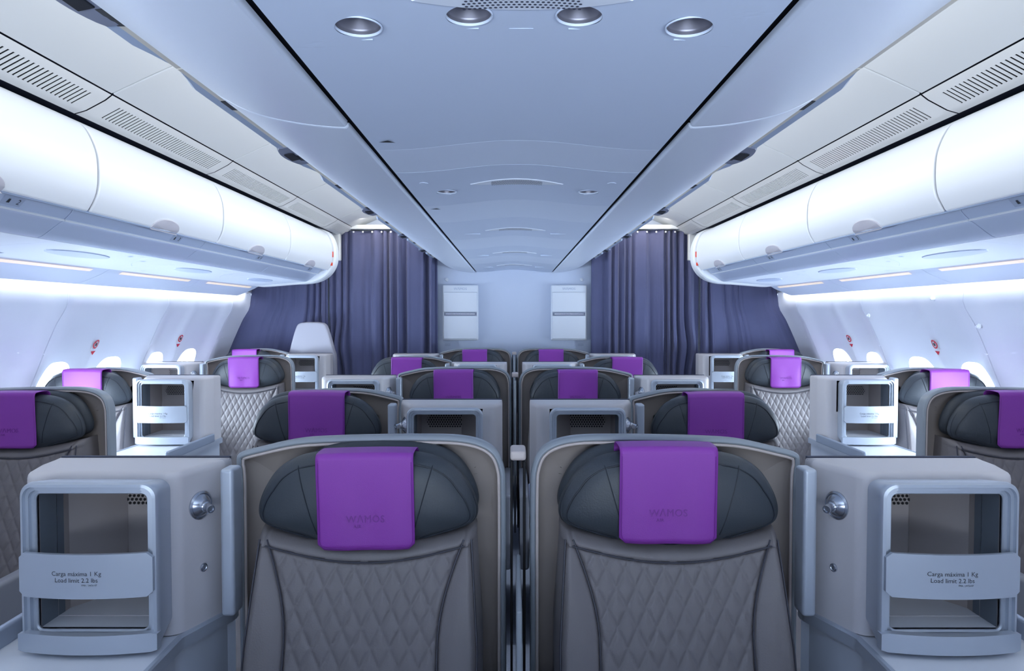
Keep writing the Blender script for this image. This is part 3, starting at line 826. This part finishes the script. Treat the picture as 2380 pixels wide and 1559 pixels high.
    # seat cushion, arm, base: below the picture but part of the seat
    m = MB(); m.box(-.25, .25, -.74, -.16, .32, .46, .035); m.build('seat_cushion', M['cushion'], root)
    m = MB(); m.box(-.25, .25, -.74, -.02, .0, .32, .02); m.build('base', M['shellback'], root)
    if not nar: m = MB(); m.box(-s*.312-(.0 if s > 0 else .045)*1, -s*.312+(.045 if s > 0 else 0), -.62, -.03, .30, .66, .015); 
    if not nar: m.build('armrest', M['shellback'], root)
    return root

def make_cover():
    root = empty('headrest_cover', (0, 0, 0))
    prof = [(-.0605, .992+.198*k/16) for k in range(17)]
    arc = [(-.0605+.012*(1-math.cos(a)), 1.190+.016*math.sin(a)) for a in [math.pi/2*k/8 for k in range(1, 9)]]
    arc += [(-.030, 1.2075), (-.012, 1.208), (.006, 1.207)]+[(.006+.024*math.sin(a), 1.187+.020*math.cos(a)) for a in [math.pi/2*k/6 for k in range(1, 7)]]+[(.031, 1.15), (.032, 1.10)]
    pr = prof+arc; hw = .1075; L = []
    for j, (y, z) in enumerate(pr):
        row = []; zc = z
        for i in range(25):
            u = -1+2*i/24
            zz = z; x = u*hw
            if j == 0: # rounded lower corners
                pass
            d = z-.992; rc = .014
            if d < rc: xm = hw-rc+math.sqrt(max(0, rc*rc-(rc-d)**2)); x = u*xm
            yy = y+(.002*math.sin(5*u+1.3)+.004*u*u)*min(1, max(0, (1.16-z)/.1)) if j < 17 else y
            if j >= 17: zz = z-.0022*u*u
            row.append((x, yy, zz))
        L.append(row)
    m = MB(); m.loops(L, False); o = m.build('cloth', M['purple'], root, smooth=70)
    so = o.modifiers.new('solid', 'SOLIDIFY'); so.thickness = .0016; so.offset = 0
    m = MB(); b = .0045
    path = [(-hw+b, 1.186), (-hw+b, .992+.016), (-hw+b+.004, .992+.009), (-hw+.016, .992+b), (hw-.016, .992+b), (hw-b-.004, .992+.009), (hw-b, .992+.016), (hw-b, 1.186)]
    path = resample(path, 60)
    m.tube([(x, -.0605-.0016+(.002*math.sin(5*x/hw+1.3)+.004*(x/hw)**2)*min(1, max(0, (1.16-z)/.1)), z) for x, z in path], .0006, 4); m.build('stitching', M['emboss'], root)
    vs, fs = text_mesh('WΛMOS', .0225, ext=.0004, spacing=1.08)
    w_ = max(v.x for v in vs)-min(v.x for v in vs); k = .084/w_
    m = MB(); m.add([(v.x*k, -.0622+v.z+(.002*math.sin(5*v.x*k/hw+1.3)+.004*(v.x*k/hw)**2), 1.060+v.y) for v in vs], fs)
    vs, fs = text_mesh('AIR', .0105, ext=.0003, spacing=1.1)
    m.add([(v.x-.018, -.0622+v.z+.0005, 1.0445+v.y) for v in vs], fs)
    m.build('embossed_lettering', M['emboss'], root, smooth=0)
    return root

# ------------------------------------------------------------ consoles
def fillet(pts, radii, n=6):
    out = []; N = len(pts)
    for i in range(N):
        p = Vector(pts[i]); a = (Vector(pts[i-1])-p); b = (Vector(pts[(i+1) % N])-p); r = radii[i]
        if r <= 0: out.append(tuple(p)); continue
        a.normalize(); b.normalize(); ang = a.angle(b); d = r/math.tan(ang/2)
        c = p+(a+b).normalized()*(r/math.sin(ang/2)); p0 = p+a*d; p1 = p+b*d
        a0 = math.atan2(p0.y-c.y, p0.x-c.x); a1 = math.atan2(p1.y-c.y, p1.x-c.x)
        da = (a1-a0+math.pi) % (2*math.pi)-math.pi
        for k in range(n+1): out.append((c.x+r*math.cos(a0+da*k/n), c.y+r*math.sin(a0+da*k/n)))
    return out
ZB, ZT = .822, 1.170
def make_console(s):
    """seat side is s*+x; local y=0 is the back, the shelf faces -y; x=0 is the shelf centre"""
    root = empty('side_console', (0, 0, 0)); X = lambda x: s*x
    FY = -.165                                   # front wall of the housing
    ox0, ox1, oz0, oz1 = -.112, .112, .866, 1.142
    # housing: plan outline (open towards the viewer between two front points)
    plan = fillet([(-.205, 0), (-.205, -.085), (-.180, FY), (.138, FY), (.190, -.035), (.190, 0)], [0, .03, .03, .035, .02, 0])
    if s < 0: plan = [(-x, y) for x, y in plan]
    i0 = [i for i, p in enumerate(plan) if abs(p[1]-FY) < 1e-6]
    rings = []
    def ring(d, z):
        cx, cy = 0.0, -.08
        P = [Vector(p) for p in plan]; res = []
        for i, p in enumerate(P):
            a = P[i-1]; b = P[(i+1) % len(P)]; t = (b-a).normalized(); n = Vector((-t.y, t.x))
            if n.dot(Vector((cx, cy))-p) < 0: n = -n
            res.append((p.x+n.x*d, p.y+n.y*d, z))
        return res
    for d, z in ((0, ZB), (0, ZT-.016), (.0015, ZT-.009), (.005, ZT-.004), (.010, ZT-.001), (.016, ZT)): rings.append(ring(d, z))
    m = MB()
    n = len(plan); vs = [p for r in rings for p in r]; fs = []
    fa, fb = i0[0], i0[-1]
    for a in range(len(rings)-1):
        for i in range(n):
            j = (i+1) % n
            mid_front = abs(plan[i][1]-FY) < 1e-6 and abs(plan[j][1]-FY) < 1e-6
            if a == 0 and mid_front: continue
            fs.append([a*n+i, a*n+j, (a+1)*n+j, (a+1)*n+i])
    fs.append([(len(rings)-1)*n+i for i in range(n)]); m.add(vs, fs)
    xs = sorted([p[0] for p in plan if abs(p[1]-FY) < 1e-6]); xl, xr = xs[0], xs[-1]
    def q(a, b, c, d): m.add([(a, FY, c), (b, FY, c), (b, FY, d), (a, FY, d)], [[0, 1, 2, 3]])
    q(xl, ox0, ZB, ZT-.016); q(ox1, xr, ZB, ZT-.016); q(ox0, ox1, ZB, oz0); q(ox0, ox1, oz1, ZT-.016)
    m.build('housing', M['console'], root, smooth=35)
    m = MB(); rr = ring(.004, ZT+.001); back = [(X(-.203), .002, ZT-.010), (X(.189), .002, ZT-.010)]
    m.box(min(X(-.203), X(.189)), max(X(-.203), X(.189)), -.012, .0005, ZT-.06, ZT+.0025, .002); m.build('rear_edge', M['dark'], root)
    # cavity: back wall, cheeks, floor
    D = -.018
    m = MB(); B = (ox0-.001, ox1+.001); zf, zc = oz0-.001, oz1+.001
    m.add([(B[0], D, zf), (B[1], D, zf), (B[1], D, zc), (B[0], D, zc)], [[0, 1, 2, 3]])
    m.add([(B[0], FY-.052, zc), (B[1], FY-.052, zc), (B[1], D, zc), (B[0], D, zc)], [[0, 1, 2, 3]])
    for xx in B: m.add([(xx, FY-.052, zf), (xx, D, zf), (xx, D, zc), (xx, FY-.052, zc)], [[0, 1, 2, 3]])
    m.add([(X(-.045), D-.001, zf), (X(-.045), D-.001, zc), (B[0] if s > 0 else B[1], FY+.04, zc), (B[0] if s > 0 else B[1], FY+.04, zf)], [[0, 1, 2, 3]])
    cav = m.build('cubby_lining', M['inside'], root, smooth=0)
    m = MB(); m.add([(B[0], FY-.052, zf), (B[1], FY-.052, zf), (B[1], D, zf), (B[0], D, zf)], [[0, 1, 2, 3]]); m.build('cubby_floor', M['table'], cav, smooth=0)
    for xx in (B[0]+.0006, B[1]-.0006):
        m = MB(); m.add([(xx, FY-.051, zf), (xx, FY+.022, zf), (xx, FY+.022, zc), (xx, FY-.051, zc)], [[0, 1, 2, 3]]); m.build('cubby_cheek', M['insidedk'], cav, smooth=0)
    m = MB()
    for r in range(6):
        for c in range(20):
            x = (c-9.5)*.0098+(.0049 if r % 2 else 0); e_ = min(1, (.100-abs(x)-.004*abs(r-2.5))/.012)
            if e_ > .25: m.disc((x, D-.0022, 1.108-r*.0085), (1, 0, 0), (0, 0, 1), .0034*min(1, e_), 8)
    m.build('speaker_holes', M['hole'], cav, smooth=0)
    # silver frame, bowed towards the viewer
    def bow(x): return -.020*(1-(x/.15)**2)
    fo = rrect(-.139, .139, .824, 1.168, .030, 7)
    fi = rrect(ox0, ox1, oz0, oz1, .012, 7)
    def lp(t, y, base=None):
        return [(a[0]*(1-t)+b[0]*t, y+(bow(a[0]*(1-t)+b[0]*t) if y < FY-.02 else 0), a[1]*(1-t)+b[1]*t) for a, b in zip(fo, fi)]
    m = MB(); m.loops([lp(.45, FY+.002), lp(.30, FY-.020), lp(.0, FY-.058), lp(.05, FY-.068), lp(.14, FY-.071), lp(.34, FY-.072), lp(.37, FY-.064), lp(.64, FY-.064), lp(.67, FY-.056), lp(.92, FY-.056), lp(1.0, FY-.053), lp(1.0, FY-.050)], True)
    fr = m.build('shelf_frame', M['silver'], root, smooth=30)
    # printed load-limit flap and lower rail
    def plate(x0, x1, z0, z1, r, y, th, name, mt, parent):
        o = rrect(x0, x1, z0, z1, r, 5); m = MB()
        # strips across x so the plate follows the bow
        NN = 24; cols = []
        for k in range(NN+1):
            x = x0+(x1-x0)*k/NN; d = min(x-x0, x1-x); c = 0 if d > r else r-math.sqrt(max(0, r*r-(r-d)**2))
            cols.append((x, z0+c, z1-c))
        F = [[(x, y+bow(x), a), (x, y+bow(x), b)] for x, a, b in cols]; Bk = [[(x, y+th+bow(x), a), (x, y+th+bow(x), b)] for x, a, b in cols]
        m.loops([[f[0], f[1], b_[1], b_[0]] for f, b_ in zip(F, Bk)], True, True, True)
        return m.build(name, mt, parent, smooth=30)
    fl = plate(-.133, .133, .942, 1.030, .010, FY-.080, .008, 'load_flap', M['silver'], root)
    m = MB()
    for body, size, z, dx in (('Carga máxima 1 Kg', .0125, .992, 0), ('Load limit 2.2 lbs', .0125, .979, 0), ('FMA / 34/56-07', .0048, .9695, .026)):
        vs, fs = text_mesh(body, size); m.add([(v.x+dx-.010*(1), FY-.0804+bow(v.x+dx-.010), z+v.y) for v in vs], fs)
    m.build('printed_text', M['ink'], fl, smooth=0)
    plate(-.139, .139, .830, .868, .003, FY-.080, .016, 'lower_rail', M['silver'], root)
    # reading lamp on the slanted side towards the seat
    p0 = Vector((X(.138), FY, 0)); p1 = Vector((X(.190), -.035, 0)); t = (p1-p0).normalized(); nrm = Vector((t.y, -t.x, 0))
    if nrm.x*s < 0: nrm = -nrm
    c = p0+t*.066+Vector((0, 0, 1.084))
    m = MB(); m.lathe([(.031, 0), (.031, .003), (.027, .006), (.0255, .0045), (.021, .010), (.014, .015), (.012, .016)], c, nrm, 32); lm = m.build('reading_lamp', M['chrome'], root)
    d2 = (nrm*.8+Vector((s*.3, -.55, -.12))).normalized()
    m = MB(); m.lathe([(.012, 0), (.0115, .010), (.0095, .012), (.0095, .026), (.0085, .030), (.006, .030), (.005, .027), (.0005, .027)], c+nrm*.012, d2, 24); m.build('lamp_head', M['chrome'], lm)
    c2 = p0+t*.072+Vector((0, 0, .944))
    m = MB(); m.lathe([(.0095, 0), (.009, .003), (.0065, .004), (.0055, .0025), (.0005, .003)], c2, nrm, 24); m.build('button', M['chrome'], root)
    # side table with silver edge band, cabinet below
    tp = fillet([(-.212, .0), (-.212, -.62), (.165, -.62), (.150, -.165), (.202, -.03), (.202, 0)], [0, .05, .05, .04, .02, 0])
    if s < 0: tp = [(-x, y) for x, y in tp]
    def L2(d, z):
        P = [Vector(p) for p in tp]; res = []
        for i, p in enumerate(P):
            a = P[i-1]; b = P[(i+1) % len(P)]; tt = (b-a).normalized(); nn = Vector((-tt.y, tt.x))
            if nn.dot(Vector((0, -.30))-p) < 0 and not (abs(p.x) > .12 and -.2 < p.y < -.1): nn = -nn
            elif (abs(p.x) > .12 and p.x*s > 0 and -.2 < p.y < -.1): 
                if nn.x*s > 0: nn = -nn
            res.append((p.x+nn.x*d, p.y+nn.y*d, z))
        return res
    m = MB(); m.loops([L2(.010, .790), L2(.0, .793), L2(0, .818), L2(.003, .822), L2(.011, .822), L2(.013, .820)], True); m.build('table_edge_band', M['silver'], root, smooth=35)
    m = MB(); m.loops([L2(.010, .800), L2(.0125, .8195)], True, True, True); m.build('table_top', M['table'], root, smooth=35)
    m = MB(); m.loops([L2(.016, .02), L2(.016, .792)], True, True, True); m.build('lower_cabinet', M['lowcab'], root, smooth=35)
    m = MB(); m.box(X(.1475)-.004, X(.1475)+.004, -.50, -.30, .66, .755, .003); m.build('niche', M['black'], root)
    # low upstand on the far side of the table
    m = MB(); m.box(min(X(-.214), X(-.196)), max(X(-.214), X(-.196)), -.60, -.10, .815, .860, .006); m.build('table_upstand', M['silver2'], root)
    return root

seatP = {1: make_seat(1), -1: make_seat(-1), 2: make_seat(1, True), -2: make_seat(-1, True)}; coverP = make_cover(); conP = {1: make_console(1), -1: make_console(-1)}
used = set()
def inst(proto, key, loc, rz=0):
    o = proto if key not in used else copy_tree(proto); used.add(key)
    o.location = loc; o.rotation_euler = (0, 0, rz); return o
ROWN = ['nearest', 'second', 'third', 'fourth', 'last']
PX = .342; OX = .775; WX = 2.362; NX_ = 1.93; OFF = .516; OFFN = .520
def suite(row, xc, s, where, cwhere, rz=0, seat=True, console=True, tilt=0):
    """xc seat centre; s: side (+1/-1) on which its console stands"""
    y = 1.60+1.10*row
    if seat:
        sk = s*2 if abs(xc) > 2.2 or (row % 2 and abs(xc) < 1) else s; o = inst(seatP[sk], 's%d' % sk, (xc, y, 0), rz); tag(o, 'grey quilted seat, %s row from the viewer, %s' % (ROWN[row], where), 'seat', 'grey quilted business seats')
        c = inst(coverP, 'c', (xc-tilt*.0+cov_dx(row, xc), y-.050, cov_dz(row, xc)), rz); c.rotation_euler = (0, cov_r(row, xc), rz)
        tag(c, 'purple headrest cover on the %s row seat, %s' % (ROWN[row], where), 'headrest cover', 'purple headrest covers')
    if console:
        o = inst(conP[-s], 'k%d' % s, (xc+s*(OFFN if row == 0 else OFF), y-.008, 0), 0); tag(o, 'ivory console with silver-framed cubby, %s row, %s' % (ROWN[row], cwhere), 'console', 'ivory side consoles')
def cov_dx(r, x): return {(0, -1): .020, (0, 1): -.016}.get((r, 1 if x > 0 else -1), random.uniform(-.006, .006))
def cov_dz(r, x): return {(0, -1): -.008, (0, 1): .006}.get((r, 1 if x > 0 else -1), random.uniform(-.002, .004))
def cov_r(r, x): return {(0, -1): -R(.8), (0, 1): R(.2)}.get((r, 1 if x > 0 else -1), random.uniform(-.015, .015))
for row in range(5):
    for sd, side in ((-1, 'left'), (1, 'right')):
        if row % 2 == 0:
            suite(row, sd*(PX if row == 0 else .332), sd, 'just %s of the centre divider' % side, 'on the %s aisle side of the centre seats' % side)
            if row > 0: suite(row, sd*(WX if row == 2 else 2.315), -sd, 'by the %s windows' % side, 'between the %s window seat and the aisle' % side)
        else:
            suite(row, sd*OX, -sd, 'centre block, beside the %s aisle' % side, 'next to the centre line on the %s' % side)
            suite(row, sd*(NX_ if row == 1 else 1.905), sd, 'window side of the %s aisle' % side, 'against the %s windows' % side)

# dividers between the paired centre seats
for k, row in enumerate((0, 2, 4)):
    y = 1.60+1.10*row
    e = empty('centre_divider', (0, y, 0), 'slim privacy divider between the two centre seats, %s row' % ROWN[row], 'divider', 'privacy dividers between the centre seats')
    m = MB(); m.box(-.0055, .0055, -.30 if row == 0 else -.06, .02, .30, .93 if row == 0 else 1.14, .004); m.build('screen', M['rim'], e)
    m = MB(); m.box(-.019, .019, .012, .10, 1.155, 1.178, .007); m.build('bridge_cap', M['rimpipe'], e)
    for q in (-1, 1):
        m = MB(); m.box(q*.0155-.003, q*.0155+.003, .03, .09, .30, 1.150, .002); m.build('side_strip', M['hole'], e)  # coloured black to stand for the shaded gap beside the screen

# ------------------------------------------------------------ signs and hooks on the side walls
for s, side in ((-1, 'left'), (1, 'right')):
    for k, yy in enumerate((4.12, 5.17)):
        e = empty('prohibition_sign', S(s, yy, v_of(-.165)), 'red round prohibition sticker with down arrow on the %s wall, %s' % (side, ['nearer one', 'farther one'][k]), 'sign', 'red stickers on the side walls')
        def W(u, v, off): 
            p = Vector(S(s, yy+u*(1 if s < 0 else 1), v_of(-.165)+v, -off)); return p-e.location
        m = MB(); m.add([W(-.034, -.034, .002), W(.034, -.034, .002), W(.034, .036, .002), W(-.034, .036, .002)], [[0, 1, 2, 3]]); m.build('backing', M['signw'], e, smooth=0)
        m = MB(); n = 28; r0, r1 = .021, .029
        m.loops([[W(r*math.cos(2*math.pi*q/n), r*math.sin(2*math.pi*q/n), .0035) for q in range(n)] for r in (r1, r0)], True)
        d = .0032
        m.add([W(-.018-d*.7, -.018+d*.7, .0036), W(-.018+d*.7, -.018-d*.7, .0036), W(.018+d*.7, .018-d*.7, .0036), W(.018-d*.7, .018+d*.7, .0036)], [[0, 1, 2, 3]])
        m.add([W(-.026, .046, .0035), W(.026, .046, .0035), W(0, .072, .0035)], [[0, 1, 2]]); m.build('red_ring_and_arrow', M['red'], e, smooth=0)
        m = MB(); m.add([W(-.012, .010, .003), W(.012, .010, .003), W(.010, -.004, .003), (W(.002, -.010, .003)), W(-.009, -.002, .003)], [[0, 1, 2, 3, 4]]); m.build('pictogram', M['ink'], e, smooth=0)
for k, (yy, z) in enumerate(((4.68, .02), (3.62, -.04), (3.95, .10))):
    p = S(1, yy, v_of(z)); m = MB(); m.lathe([(.014, 0), (.013, .008), (.007, .012), (.007, .020), (.0005, .021)], (0, 0, 0), (-.9, 0, -.25), 16)
    o = m.build('coat_hook', M['winframe']); o.location = p
    tag(o, 'small white coat hook knob on the right wall, ' + ['above the third window from the edge', 'on the pillar nearest the picture edge', 'highest, just under the cove'][k], 'coat hook', 'coat hooks on the right wall')
